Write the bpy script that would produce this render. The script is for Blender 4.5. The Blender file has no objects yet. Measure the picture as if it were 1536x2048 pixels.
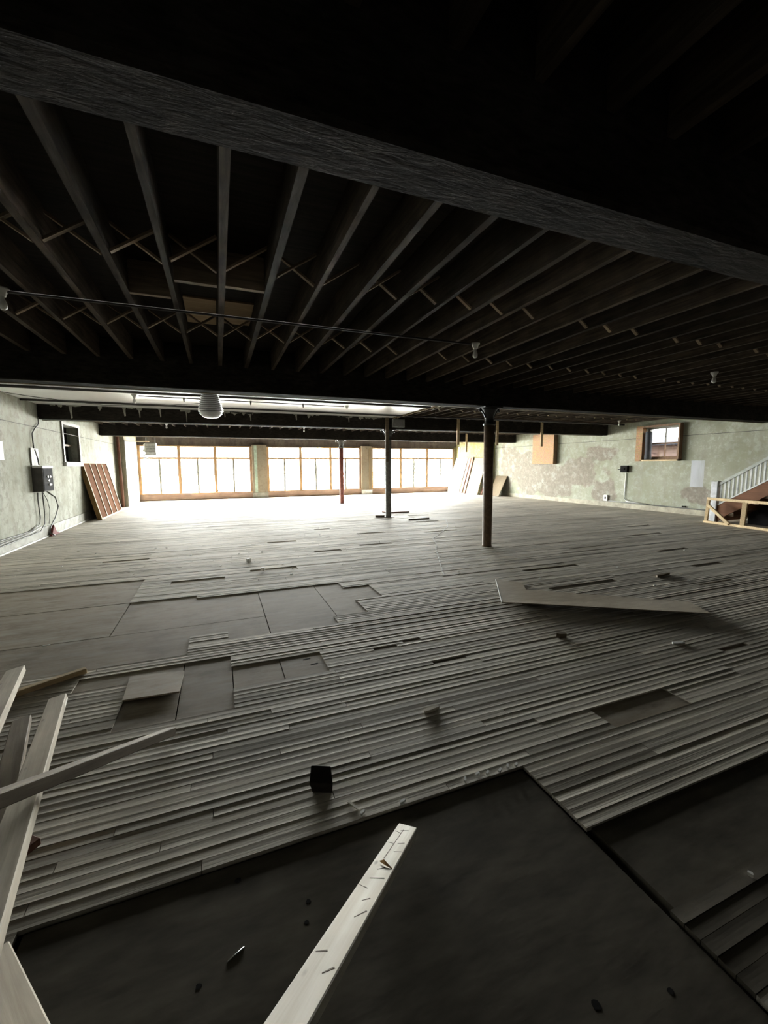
import bpy, math, random
from mathutils import Vector, Matrix
random.seed(7)
S = bpy.context.scene
COL = S.collection

# ------------------------------------------------------------------ camera
FPX, YAW, PITCH, ROLL, CAMH = 837.07, 0.3751, 0.1098, -0.0056, 1.6
cy, sy, cp, sp = math.cos(YAW), math.sin(YAW), math.cos(PITCH), math.sin(PITCH)
Fv = Vector((sy * cp, cy * cp, -sp)); r0 = Vector((cy, -sy, 0)); u0 = r0.cross(Fv)
Rv = math.cos(ROLL) * r0 + math.sin(ROLL) * u0
Uv = -math.sin(ROLL) * r0 + math.cos(ROLL) * u0
cam_d = bpy.data.cameras.new('camera'); cam = bpy.data.objects.new('camera', cam_d); COL.objects.link(cam)
cam_d.sensor_fit = 'VERTICAL'; cam_d.sensor_height = 36.0; cam_d.lens = FPX / 2048 * 36.0
cam_d.clip_start = 0.02; cam_d.clip_end = 300
m = Matrix((Rv, Uv, -Fv)).transposed().to_4x4(); m.translation = Vector((0, 0, CAMH))
cam.matrix_world = m
S.camera = cam

# ------------------------------------------------------------------ sky and exposure
world = bpy.data.worlds.new('overcast_sky'); S.world = world; world.use_nodes = True
bg = world.node_tree.nodes['Background']
bg.inputs['Color'].default_value = (1.0, 0.99, 0.955, 1)
SKY = 24.0
bg.inputs['Strength'].default_value = SKY
S.view_settings.view_transform = 'Standard'; S.view_settings.look = 'None'
S.view_settings.exposure = 2.68; S.view_settings.gamma = 1.0
S.view_settings.use_curve_mapping = False

# ------------------------------------------------------------------ room numbers (metres)
XL, XR = -3.79, 13.94
YW, YB = 22.56, -3.9                     # window wall, back wall
XLI, XRI, YSTEP = -3.47, 13.66, 19.6     # thicker end walls next to the windows
ZB, ZJ, ZD = 2.713, 3.07, 3.34           # beam soffit, joist soffit, deck
BEAMS = [(-3.72, -3.45), (1.446, 1.711), (6.77, 7.05), (11.97, 12.24), (17.31, 17.58)]
CX = 4.92

def portal(name, loc, rot, sx, sy_):
    l = bpy.data.lights.new(name, 'AREA'); l.shape = 'RECTANGLE'; l.size = sx; l.size_y = sy_
    l.cycles.is_portal = True              # emits nothing: tells the sampler where the sky comes in
    o = bpy.data.objects.new(name, l); COL.objects.link(o); o.location = loc; o.rotation_euler = rot
for x0, x1 in ((-3.4, 1.6), (2.4, 7.45), (8.15, 13.25)):
    portal('sky_portal', ((x0 + x1) / 2, YW + .2, 1.5), (-math.pi / 2, 0, 0), x1 - x0, 2.3)
portal('sky_portal', (XR + .33, 9.8, 2.3), (0, math.pi / 2, 0), 1.2, 1.2)

# ------------------------------------------------------------------ helpers
WL = {}
def wloc(o): return WL.get(o.name, Vector((0, 0, 0))) if o else Vector((0, 0, 0))

class MB:
    def __init__(s): s.v = []; s.f = []; s.sm = []
    def add(s, vs, fs, smooth=False):
        n = len(s.v); s.v += [tuple(p) for p in vs]
        s.f += [tuple(i + n for i in f) for f in fs]; s.sm += [smooth] * len(fs); return s
    def box(s, a, b):
        x0, y0, z0 = a; x1, y1, z1 = b
        return s.add([(x0,y0,z0),(x1,y0,z0),(x1,y1,z0),(x0,y1,z0),(x0,y0,z1),(x1,y0,z1),(x1,y1,z1),(x0,y1,z1)],
                     [(0,3,2,1),(4,5,6,7),(0,1,5,4),(1,2,6,5),(2,3,7,6),(3,0,4,7)])
    def bar(s, p, q, w, h, up=(0, 0, 1), w2=None, h2=None):
        p, q = Vector(p), Vector(q); d = (q - p).normalized(); up = Vector(up)
        r = d.cross(up).normalized(); u = r.cross(d)
        w2 = w if w2 is None else w2; h2 = h if h2 is None else h2
        vs = []
        for c, ww, hh in ((p, w, h), (q, w2, h2)):
            vs += [c - r*ww/2 - u*hh/2, c + r*ww/2 - u*hh/2, c + r*ww/2 + u*hh/2, c - r*ww/2 + u*hh/2]
        return s.add(vs, [(0,1,2,3),(7,6,5,4),(0,4,5,1),(1,5,6,2),(2,6,7,3),(3,7,4,0)])
    def tube(s, pts, r, n=8, cap=True):
        pts = [Vector(p) for p in pts]; vs = []; fs = []; k = len(pts)
        ref = Vector((0, 0, 1))
        for i, p in enumerate(pts):
            d = (pts[min(i+1, k-1)] - pts[max(i-1, 0)]).normalized()
            if abs(d.dot(ref)) > .95: a = d.cross(Vector((1, 0, 0))).normalized()
            else: a = d.cross(ref).normalized()
            b = a.cross(d); rr = r[i] if isinstance(r, (list, tuple)) else r
            vs += [p + (a*math.cos(t) + b*math.sin(t))*rr for t in [2*math.pi*j/n for j in range(n)]]
        for i in range(k-1):
            for j in range(n): fs.append((i*n+j, i*n+(j+1) % n, (i+1)*n+(j+1) % n, (i+1)*n+j))
        s.add(vs, fs, True)
        if cap:
            b0 = len(s.v) - len(vs)
            s.f += [tuple(b0+j for j in reversed(range(n))), tuple(b0+(k-1)*n+j for j in range(n))]; s.sm += [False, False]
        return s
    def lathe(s, c, prof, n=20):
        vs = []; fs = []; k = len(prof)
        for r, z in prof:
            vs += [(c[0]+r*math.cos(t), c[1]+r*math.sin(t), c[2]+z) for t in [2*math.pi*j/n for j in range(n)]]
        for i in range(k-1):
            for j in range(n): fs.append((i*n+j, i*n+(j+1) % n, (i+1)*n+(j+1) % n, (i+1)*n+j))
        s.add(vs, fs, True)
        b0 = len(s.v) - len(vs)
        s.f += [tuple(b0+j for j in reversed(range(n))), tuple(b0+(k-1)*n+j for j in range(n))]; s.sm += [False, False]
        return s
    def prism(s, poly, dv):
        n = len(poly); dv = Vector(dv); a = [Vector(p) for p in poly]; b = [p + dv for p in a]
        fs = [tuple(reversed(range(n))), tuple(range(n, 2*n))] + [(i, (i+1) % n, n+(i+1) % n, n+i) for i in range(n)]
        return s.add(a + b, fs)
    def mesh(s, name, off=Vector((0, 0, 0))):
        me = bpy.data.meshes.new(name)
        me.from_pydata([(x-off[0], y-off[1], z-off[2]) for x, y, z in s.v], [], s.f)
        me.polygons.foreach_set('use_smooth', s.sm); me.update(); return me
    def build(s, name, mat, parent=None, label=None, bevel=0):
        off = wloc(parent); me = s.mesh(name, off)
        if mat: me.materials.append(mat)
        o = bpy.data.objects.new(name, me); COL.objects.link(o)
        if parent: o.parent = parent
        WL[o.name] = off
        if label: o['label'] = label
        if bevel:
            b = o.modifiers.new('bevel', 'BEVEL'); b.width = bevel; b.segments = 1; b.limit_method = 'ANGLE'
        return o

def thing(name, loc, label, cat, group=None):
    o = bpy.data.objects.new(name, None); COL.objects.link(o); o.location = loc; o.empty_display_size = .1
    WL[o.name] = Vector(loc); tag(o, label, cat, group); return o
def tag(o, label, cat, group=None):
    o['label'] = label; o['category'] = cat
    if group: o['group'] = group
    return o
def struct(o, label=None, cat=None):
    o['kind'] = 'structure'
    if label: o['label'] = label
    if cat: o['category'] = cat
    return o
def B(a, b): return MB().box(a, b)
def link_copy(me, name, loc, parent=None, rot=None, scale=None):
    o = bpy.data.objects.new(name, me); COL.objects.link(o); o.location = Vector(loc) - wloc(parent)
    if parent: o.parent = parent
    if rot: o.rotation_euler = rot
    if scale: o.scale = scale
    return o

# ------------------------------------------------------------------ materials
class NT:
    def __init__(s, name):
        s.m = bpy.data.materials.new(name); s.m.use_nodes = True; s.t = s.m.node_tree
        s.b = s.t.nodes['Principled BSDF']; s.pos = None
    def n(s, typ, **kw):
        nd = s.t.nodes.new(typ)
        for k, v in kw.items(): setattr(nd, k, v)
        return nd
    def l(s, a, b): s.t.links.new(a, b)
    def P(s, scale=(1, 1, 1), loc=(0, 0, 0), rot=(0, 0, 0), obj=False):
        if obj: src = s.n('ShaderNodeTexCoord').outputs['Object']
        else: src = s.n('ShaderNodeNewGeometry').outputs['Position']
        mp = s.n('ShaderNodeMapping'); mp.inputs['Scale'].default_value = scale
        mp.inputs['Location'].default_value = loc; mp.inputs['Rotation'].default_value = rot
        s.l(src, mp.inputs['Vector']); return mp.outputs[0]
    def noise(s, vec, scale=5, detail=5, rough=.6, dist=0):
        nd = s.n('ShaderNodeTexNoise'); nd.inputs['Scale'].default_value = scale; nd.inputs['Detail'].default_value = detail
        nd.inputs['Roughness'].default_value = rough; nd.inputs['Distortion'].default_value = dist
        s.l(vec, nd.inputs['Vector']); return nd.outputs['Fac']
    def ramp(s, fac, stops):
        nd = s.n('ShaderNodeValToRGB'); e = nd.color_ramp.elements
        while len(e) < len(stops): e.new(.5)
        for el, (p, c) in zip(e, stops):
            el.position = p; el.color = (c, c, c, 1) if isinstance(c, (int, float)) else (*c, 1)
        s.l(fac, nd.inputs[0]); return nd.outputs[0]
    def mix(s, fac, a, b, mode='MIX'):
        nd = s.n('ShaderNodeMix', data_type='RGBA', blend_type=mode)
        for sock, v in ((nd.inputs[0], fac), (nd.inputs[6], a), (nd.inputs[7], b)):
            if hasattr(v, 'is_linked') or hasattr(v, 'links'): s.l(v, sock)
            elif isinstance(v, (int, float)): sock.default_value = v if sock == nd.inputs[0] else (v, v, v, 1)
            else: sock.default_value = (*v, 1)
        return nd.outputs[2]
    def math(s, op, a, b=0.0, c=None, clamp=False):
        nd = s.n('ShaderNodeMath', operation=op); nd.use_clamp = clamp
        for sock, v in zip(nd.inputs, (a, b, c)):
            if v is None: continue
            if isinstance(v, (int, float)): sock.default_value = v
            else: s.l(v, sock)
        return nd.outputs[0]
    def bump(s, h, strength=.3, dist=.01):
        nd = s.n('ShaderNodeBump'); nd.inputs['Strength'].default_value = strength; nd.inputs['Distance'].default_value = dist
        s.l(h, nd.inputs['Height']); s.l(nd.outputs[0], s.b.inputs['Normal'])
    def out(s, col, rough=.8, spec=.3, metal=0):
        if isinstance(col, tuple): s.b.inputs['Base Color'].default_value = (*col, 1)
        else: s.l(col, s.b.inputs['Base Color'])
        if isinstance(rough, (int, float)): s.b.inputs['Roughness'].default_value = rough
        else: s.l(rough, s.b.inputs['Roughness'])
        s.b.inputs['Specular IOR Level'].default_value = spec; s.b.inputs['Metallic'].default_value = metal
        return s.m

def plain(name, c, rough=.7, spec=.3, metal=0, var=.25, scale=8, bump=.15, obj=False, stretch=(1, 1, 1)):
    k = NT(name); v = k.P(stretch, obj=obj); f = k.noise(v, scale, 5)
    lo = tuple(x*(1-var) for x in c); hi = tuple(min(1, x*(1+var)) for x in c)
    col = k.ramp(f, [(.3, lo), (.7, hi)])
    if bump: k.bump(f, bump, .01)
    return k.out(col, rough, spec, metal)

def wood(name, dark, light, axis=0, grain=1.3, patch=.55, rough=.75, spec=.25, knots=False, rnd=.25, obj=True, bump=.25):
    """wood with grain running along an axis of the object"""
    k = NT(name); sc = [28, 28, 28]; sc[axis] = grain
    v = k.P(tuple(sc), obj=obj); oi = k.n('ShaderNodeObjectInfo').outputs['Random']
    va = k.n('ShaderNodeVectorMath', operation='ADD'); cb = k.n('ShaderNodeCombineXYZ')
    r7 = k.math('MULTIPLY', oi, 37.0)
    for i in range(3): k.l(r7, cb.inputs[i])
    k.l(v, va.inputs[0]); k.l(cb.outputs[0], va.inputs[1]); v = va.outputs[0]
    g = k.noise(v, 1.0, 6, .65, .4)
    col = k.ramp(g, [(.28, dark), (.5, tuple((a+b)/2 for a, b in zip(dark, light))), (.72, light)])
    big = k.noise(k.P((2, 2, 2), obj=obj), 1.2, 3)
    col = k.mix(.6, col, k.ramp(big, [(.3, patch), (.7, 1.0)]), 'MULTIPLY')
    if knots:
        vo = k.n('ShaderNodeTexVoronoi'); vo.inputs['Scale'].default_value = 1.0
        s2 = [15, 15, .01]; s2[axis] = 6; k.l(k.P(tuple(s2), obj=obj), vo.inputs['Vector'])
        kn = k.ramp(vo.outputs['Distance'], [(.09, 1.0), (.17, 0.0)])
        kn = k.math('MULTIPLY', kn, k.ramp(k.noise(k.P((9, 9, 9), obj=obj), 1, 2), [(.45, 0.0), (.55, 1.0)]))
        col = k.mix(kn, col, tuple(x*.22 for x in dark))
    if rnd:
        vv = k.math('MULTIPLY_ADD', oi, 2*rnd, 1-rnd)
        cc = k.n('ShaderNodeCombineColor')
        for i in range(3): k.l(vv, cc.inputs[i])
        col = k.mix(1.0, col, cc.outputs[0], 'MULTIPLY')
    k.bump(g, bump, .004)
    return k.out(col, rough, spec)

def floor_wood(name, attr):
    k = NT(name)
    if attr:
        a = k.n('ShaderNodeAttribute', attribute_name='rnd'); rnd = a.outputs['Fac']
    else: rnd = k.n('ShaderNodeObjectInfo').outputs['Random']
    pos = k.P((1.6, 60, 60)); off = k.n('ShaderNodeCombineXYZ'); k.l(k.math('MULTIPLY', rnd, 91), off.inputs[0]); k.l(k.math('MULTIPLY', rnd, 53), off.inputs[2])
    va = k.n('ShaderNodeVectorMath', operation='ADD'); k.l(pos, va.inputs[0]); k.l(off.outputs[0], va.inputs[1])
    g = k.noise(va.outputs[0], 1, 6, .65, .3)
    col = k.ramp(g, [(.25, (.315, .280, .230)), (.5, (.525, .482, .405)), (.75, (.70, .652, .56))])
    vv = k.ramp(rnd, [(0, .72), (.5, .95), (1, 1.14)]); col = k.mix(1.0, col, vv, 'MULTIPLY')
    dirt = k.noise(k.P((1, 1, 1)), .55, 6, .6); col = k.mix(k.ramp(dirt, [(.46, 0.0), (.70, .45)]), col, (.21, .185, .15))
    d2 = k.noise(k.P((.5, 2.2, 1), (3, 1, 0)), 1.1, 5, .6); col = k.mix(k.ramp(d2, [(.5, 0.0), (.72, .38)]), col, (.66, .61, .53))
    k.bump(g, .35, .004)
    return k.out(col, .72, .22)

def sub_wood(name):
    k = NT(name); oi = k.n('ShaderNodeObjectInfo').outputs['Random']
    g = k.noise(k.P((3, 26, 26)), 1, 6, .6, .6)
    col = k.ramp(g, [(.25, (.245, .205, .155)), (.5, (.34, .29, .225)), (.78, (.43, .375, .30))])
    d = k.noise(k.P((1, 2, 1)), 2.3, 6, .7); col = k.mix(k.ramp(d, [(.5, 0.0), (.66, .6)]), col, (.135, .105, .08))
    w = k.noise(k.P((1, 2.5, 1), (4, 7, 0)), 2.2, 5); col = k.mix(k.ramp(w, [(.54, 0.0), (.7, .45)]), col, (.47, .44, .38))
    col = k.mix(1.0, col, k.ramp(oi, [(0, .82), (1, 1.1)]), 'MULTIPLY')
    k.bump(g, .25, .003); return k.out(col, .75, .2)

def wall_mat(name, base, cols, blobs=(), rect=None, stain=.5, axis=1, pale=.5):
    """painted plaster; blobs = (along, z, ra, rz) bare patches in wall coordinates"""
    k = NT(name)
    geo = k.n('ShaderNodeNewGeometry').outputs['Position']; sep = k.n('ShaderNodeSeparateXYZ'); k.l(geo, sep.inputs[0])
    al, zz = sep.outputs[axis], sep.outputs[2]
    n1 = k.noise(geo, 2.2, 7, .68); n2 = k.noise(geo, 7.5, 6, .7); n3 = k.noise(geo, .7, 4, .5)
    col = k.mix(k.ramp(n1, [(.35, 0.0), (.65, 1.0)]), base, cols[0])
    col = k.mix(k.ramp(n2, [(.52, 0.0), (.62, .75)]), col, cols[1])
    col = k.mix(k.ramp(n3, [(.5, 0.0), (.62, .55)]), col, cols[2])
    if blobs:
        wob = k.math('MULTIPLY_ADD', k.noise(geo, 1.3, 5, .55), 2.0, -1.0)
        acc = None
        for a0, z0, ra, rz in blobs:
            dx = k.math('DIVIDE', k.math('SUBTRACT', al, a0), ra); dz = k.math('DIVIDE', k.math('SUBTRACT', zz, z0), rz)
            d = k.math('SQRT', k.math('ADD', k.math('MULTIPLY', dx, dx), k.math('MULTIPLY', dz, dz)))
            acc = d if acc is None else k.math('MINIMUM', acc, d)
        msk = k.ramp(k.math('ADD', acc, wob), [(.86, 1.0), (1.0, 0.0)])
        bare = k.mix(k.ramp(n2, [(.4, 0.0), (.6, 1.0)]), (.205, .178, .15), (.27, .242, .208))
        col = k.mix(k.math('MULTIPLY', msk, .85), col, bare)
    pw = k.noise(geo, 3.4, 8, .75); col = k.mix(k.ramp(pw, [(.53, 0.0), (.60, pale)]), col, cols[1])
    dk = k.noise(k.P((1, 1, 1), (5, 3, 9)), 1.5, 7, .7); col = k.mix(k.ramp(dk, [(.55, 0.0), (.66, pale*.7)]), col, tuple(x*.72 for x in base))
    if rect:
        a0, a1, z0, z1, rc = rect
        w2 = k.math('MULTIPLY_ADD', n2, .06, -.03)
        da = k.math('SUBTRACT', k.math('ABSOLUTE', k.math('SUBTRACT', al, (a0+a1)/2)), (a1-a0)/2)
        dz = k.math('SUBTRACT', k.math('ABSOLUTE', k.math('SUBTRACT', zz, (z0+z1)/2)), (z1-z0)/2)
        msk = k.ramp(k.math('ADD', k.math('MAXIMUM', da, dz), w2), [(.0, 1.0), (.02, 0.0)])
        col = k.mix(msk, col, rc)
    # runs and soot
    st = k.noise(k.P((5, 5, .6)), 1.0, 5, .6); col = k.mix(k.math('MULTIPLY', k.ramp(st, [(.48, 0.0), (.7, 1.0)]), stain), col, (.20, .19, .155))
    h = k.math('ADD', n2, k.math('MULTIPLY', n1, .6))
    k.bump(h, .35, .012)
    return k.out(col, .95, .05)

M = {}
M['plank'] = floor_wood('floor_strip_wood', False); M['plank_field'] = floor_wood('floor_strip_wood_far', True)
M['sub'] = sub_wood('subfloor_board')
M['sub_dark'] = plain('dark_panel_and_vignette', (.105, .092, .072), .85, .12, var=.35, scale=3.5, bump=.1, stretch=(1, 3, 1))
M['under'] = plain('dark_underfloor', (.05, .04, .03))
M['wall_l'] = wall_mat('grey_green_plaster', (.31, .315, .265), [(.39, .395, .35), (.23, .23, .195), (.27, .275, .22)], stain=.45)
M['wall_r'] = wall_mat('peeling_green_plaster', (.295, .31, .235), [(.34, .35, .285), (.43, .44, .385), (.25, .262, .187)],
    blobs=[(13.6, 1.25, 1.5, .62), (16.2, 1.2, 1.5, 1.0), (14.9, .75, 1.7, .55), (12.2, 2.05, .7, .3), (12.0, .55, .5, .45), (8.55, .65, .55, .3), (17.8, 1.5, .8, 1.1)],
    rect=(8.45, 8.82, .90, 1.70, (.46, .485, .52)), stain=.3, pale=.5)
M['wall_y'] = wall_mat('yellow_plaster', (.19, .172, .075), [(.215, .20, .11), (.28, .268, .19), (.16, .145, .055)], stain=.12)
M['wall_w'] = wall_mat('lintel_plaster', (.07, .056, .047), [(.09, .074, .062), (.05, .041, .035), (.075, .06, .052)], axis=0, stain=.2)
M['pier'] = wall_mat('pier_plaster', (.19, .155, .108), [(.22, .185, .14), (.145, .115, .078), (.175, .16, .12)], axis=0, stain=.4)
M['pier_l'] = wall_mat('brown_pier_plaster', (.25, .23, .165), [(.31, .29, .22), (.20, .18, .125), (.27, .25, .18)], axis=0, stain=.45)
M['white_l'] = plain('whitewashed_plaster', (.27, .262, .225), .8)
M['back'] = plain('dark_plaster', (.07, .065, .06), .9)
M['base'] = plain('baseboard_paint', (.25, .245, .21), .7, var=.35, scale=5)
M['base_r'] = plain('cream_baseboard_paint', (.34, .315, .245), .7, var=.3, scale=5)
M['strip'] = plain('white_strip_paint', (.55, .55, .52), .6)
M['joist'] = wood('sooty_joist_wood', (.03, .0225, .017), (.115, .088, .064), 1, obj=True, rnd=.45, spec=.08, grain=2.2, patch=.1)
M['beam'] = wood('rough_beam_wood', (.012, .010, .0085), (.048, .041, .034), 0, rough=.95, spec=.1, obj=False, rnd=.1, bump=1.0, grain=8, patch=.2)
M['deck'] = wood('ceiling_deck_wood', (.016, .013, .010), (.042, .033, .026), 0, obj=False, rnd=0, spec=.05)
M['bridge'] = wood('bridging_wood', (.17, .125, .085), (.44, .335, .235), 0, obj=True, rnd=.35)
M['ply'] = wood('plywood', (.36, .25, .14), (.52, .38, .23), 0, obj=False, rnd=.1)
def white_boards():
    k = NT('white_ceiling_boards'); p = k.P((1, 1, 1)); sep = k.n('ShaderNodeSeparateXYZ'); k.l(p, sep.inputs[0])
    fr = k.math('FRACT', k.math('DIVIDE', sep.outputs[1], .085))
    gap = k.ramp(fr, [(.0, 0.0), (.03, 0.0), (.06, 1.0), (.97, 1.0), (1.0, 0.0)])
    n1 = k.noise(p, 1.2, 6, .6); n2 = k.noise(k.P((1, 9, 1)), 1.4, 5, .6)
    col = k.mix(k.ramp(n1, [(.4, 0.0), (.7, .6)]), (.94, .94, .93), (.82, .82, .80))
    col = k.mix(k.ramp(n2, [(.55, 0.0), (.7, .5)]), col, (.58, .57, .55))
    k.bump(gap, .7, .006); return k.out(col, .3, .8)
M['white'] = white_boards()
M['plaster'] = plain('plaster_remnant', (.36, .35, .315), .9)
M['wframe'] = wood('window_frame_wood', (.26, .15, .07), (.43, .27, .135), 2, obj=False, rnd=.1)
M['wframe_d'] = wood('brown_frame_wood', (.20, .12, .075), (.36, .235, .15), 2, obj=False, rnd=.1)
M['bulk'] = wood('bulkhead_wood', (.22, .14, .10), (.40, .28, .21), 0, obj=False, rnd=.1)
M['muntin'] = plain('grey_muntin_paint', (.20, .19, .16), .6)
def glass(nm, tint):
    k = NT(nm); t = k.t; t.nodes.remove(k.b); o = t.nodes['Material Output']
    tr = k.n('ShaderNodeBsdfTransparent'); tr.inputs[0].default_value = (*tint, 1)
    gl = k.n('ShaderNodeBsdfGlossy'); gl.inputs['Roughness'].default_value = .02
    mx = k.n('ShaderNodeMixShader'); mx.inputs[0].default_value = .06
    k.l(tr.outputs[0], mx.inputs[1]); k.l(gl.outputs[0], mx.inputs[2]); k.l(mx.outputs[0], o.inputs[0]); return k.m
M['glass'] = glass('window_glass', (.93, .95, .95)); M['dimmed'] = glass('dimming_window_glass', (.27, .275, .28))  # second glass: dark tint added to dim the sky and house outside
def osb():
    k = NT('strand_board'); vo = k.n('ShaderNodeTexVoronoi'); vo.inputs['Scale'].default_value = 22
    k.l(k.P((1, 1, 2.2)), vo.inputs['Vector']); n = k.noise(k.P((1, 1, 1)), 30, 4)
    col = k.mix(.6, k.ramp(n, [(.3, (.27, .16, .085)), (.7, (.44, .29, .17))]), k.mix(.5, vo.outputs['Color'], (.46, .31, .18)), 'OVERLAY')
    col = k.mix(.4, col, (.36, .235, .13)); return k.out(col, .75, .25)
M['osb'] = osb()
M['brownboard'] = wood('brown_panel_wood', (.075, .031, .014), (.14, .062, .03), 2, obj=False, rnd=.1, rough=.95, spec=.02)
M['sideboard'] = wood('golden_brown_wood', (.12, .072, .03), (.20, .13, .058), 2, obj=False, rnd=.1, rough=.95, spec=.03)
M['cream'] = plain('cream_edge_wood', (.46, .40, .30), .9, .05, var=.1)
M['pale'] = wood('pale_board', (.15, .108, .06), (.21, .163, .10), 2, obj=False, rnd=.1)
M['whiteboard'] = plain('white_board_face', (.42, .415, .39), .6, var=.06)
M['redbrown'] = wood('red_brown_board', (.12, .05, .032), (.25, .12, .08), 2, obj=False, rnd=.1)
M['lumber'] = wood('weathered_white_lumber', (.62, .575, .48), (.90, .88, .80), 0, knots=True, rnd=.04, bump=.2)
M['lumber2'] = wood('grey_tan_lumber', (.40, .34, .26), (.66, .60, .49), 0, knots=True, rnd=.1, bump=.2)
M['lumber3'] = wood('brown_lumber', (.095, .07, .045), (.22, .175, .12), 0, knots=False, rnd=.15)
M['darkwood'] = wood('blackened_wood', (.012, .01, .008), (.04, .032, .025), 0)
M['fresh'] = wood('fresh_pine', (.58, .42, .23), (.82, .66, .42), 0, knots=False, rnd=.08)
M['iron_brown'] = plain('brown_painted_iron', (.15, .098, .058), .6, .4, var=.4, scale=14, bump=.3)
M['iron_grey'] = plain('grey_painted_iron', (.165, .16, .145), .6, .4, var=.4, scale=14, bump=.3)
M['iron_red'] = plain('red_painted_iron', (.42, .15, .115), .55, .4, var=.35, scale=10, bump=.3)
M['iron_black'] = plain('black_iron', (.02, .02, .02), .5, .5, var=.3)
M['black'] = plain('darkness_black', (.014, .013, .013), .9, .08)
M['boxsteel'] = plain('dark_grey_steel', (.085, .08, .075), .8, .15)
M['pipe'] = plain('dark_steel_pipe', (.035, .028, .028), .5, .5)
M['galv'] = plain('galvanised_steel', (.50, .51, .51), .38, .5, .85, var=.2)
M['grey'] = plain('grey_paint', (.33, .34, .33), .5, .4)
M['lgrey'] = plain('light_grey_paint', (.62, .63, .62), .5, .4)
M['bulb'] = plain('frosted_bulb_glass', (.80, .80, .76), .25, .5, var=.05)
M['porcelain'] = plain('porcelain', (.72, .71, .67), .3, .5, var=.08)
M['cable'] = plain('grey_cable', (.12, .12, .115), .6)
M['red'] = plain('dark_red_cloth', (.12, .022, .02), .8)
M['paper'] = plain('white_paper', (.85, .85, .83), .7, var=.06)
M['hardboard'] = plain('brown_hardboard', (.30, .25, .18), .55, .3, var=.22, scale=6, stretch=(1, 3, 1))
M['stringer'] = wood('stained_stringer_wood', (.14, .06, .032), (.29, .145, .085), 1, obj=False, rnd=.05)
M['stairpaint'] = plain('pale_blue_white_paint', (.66, .69, .69), .5)
M['newel'] = plain('lilac_grey_paint', (.60, .62, .66), .5)
M['rail'] = plain('grey_green_rail_paint', (.42, .45, .43), .5)
M['tread'] = wood('worn_tread_wood', (.16, .10, .065), (.32, .23, .16), 0, obj=False, rnd=.1)
M['foil'] = plain('white_flex_foil', (.80, .81, .82), .35, .5, .35, var=.08)
M['asphalt'] = plain('asphalt', (.42, .42, .41), .9)
M['concrete'] = plain('pavement', (.70, .69, .66), .9)
M['brick_far'] = plain('pale_facade', (.60, .55, .48), .9)
M['siding'] = plain('pink_siding', (.22, .135, .12), .7, var=.08)
M['roof'] = plain('blue_grey_roof', (.05, .06, .085), .8)
M['darkglass'] = plain('dark_window', (.06, .07, .08), .2, .5)
M['curtain'] = plain('grey_insulation_roll', (.075, .08, .09), .7)
M['chalk'] = plain('chalk_line', (.75, .75, .72), .9)
M['knot'] = plain('dark_knot', (.12, .095, .07), .8)
M['leaf'] = plain('dry_leaf', (.50, .30, .13), .7)
M['mint'] = plain('mint_paint', (.27, .345, .28), .6)

# ================================================================== FLOOR
W = .0525; Y0 = 1.664 - .0525 * 100   # strip rows; a joint falls on the far edge of the foreground gap
def yrow(y): return round((y - Y0) / W)
JX0, JS = .091, .3772                  # joist module
# areas where the strips were taken up: x0, x1, y0, y1
GAPS = [(-3.35, -1.05, 5.62, 6.68), (-3.35, -.32, 3.83, 5.62), (-.32, .02, 4.24, 5.49), (.02, 1.08, 4.04, 5.49), (1.08, 1.47, 4.25, 5.49),
        (1.47, 1.825, 4.70, 5.21), (-1.05, .025, 3.45, 3.655), (-.68, .745, 3.10, 3.45), (-.68, .03, 2.815, 3.10),
        (-.72, 1.445, -1.2, 1.664), (1.445, 3.4, .87, 1.243), (2.2, 2.9, 1.715, 1.925),
        (-.68, .02, 6.21, 6.42), (.39, 1.10, 6.5, 6.72), (1.56, 1.87, 2.85, 2.91), (1.50, 1.68, 3.32, 3.38), (1.2, 1.42, 3.29, 3.35),
        (3.97, 4.33, 2.14, 2.21), (4.27, 5.32, 4.96, 5.07), (3.94, 5.09, 4.08, 4.18), (1.62, 2.13, 7.6, 7.76), (2.6, 3.3, 7.9, 8.0), (.9, 1.5, 8.9, 9.05),
        (-1.9, -1.2, 8.2, 8.3), (6.2, 7.2, 6.0, 6.1), (7.5, 8.3, 5.2, 5.28), (8.5, 9.6, 6.6, 6.7), (6.9, 7.6, 4.2, 4.27), (5.9, 6.6, 3.5, 3.57),
        (3.0, 3.7, 9.3, 9.42), (4.6, 5.5, 8.9, 9.0), (9.8, 10.6, 7.6, 7.7), (2.2, 2.6, 10.4, 10.5), (5.6, 6.4, 12.0, 12.15), (5.2, 5.9, 10.6, 10.75)]
GR = [(a, b, yrow(c), yrow(d)) for a, b, c, d in GAPS]
floor = B((XL - .3, YB - .3, -.10), (XR + .3, YW + .3, -.045)).build('floor', M['under'])
struct(floor, 'worn strip wood floor with patches of strips taken up', 'floor')

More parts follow.
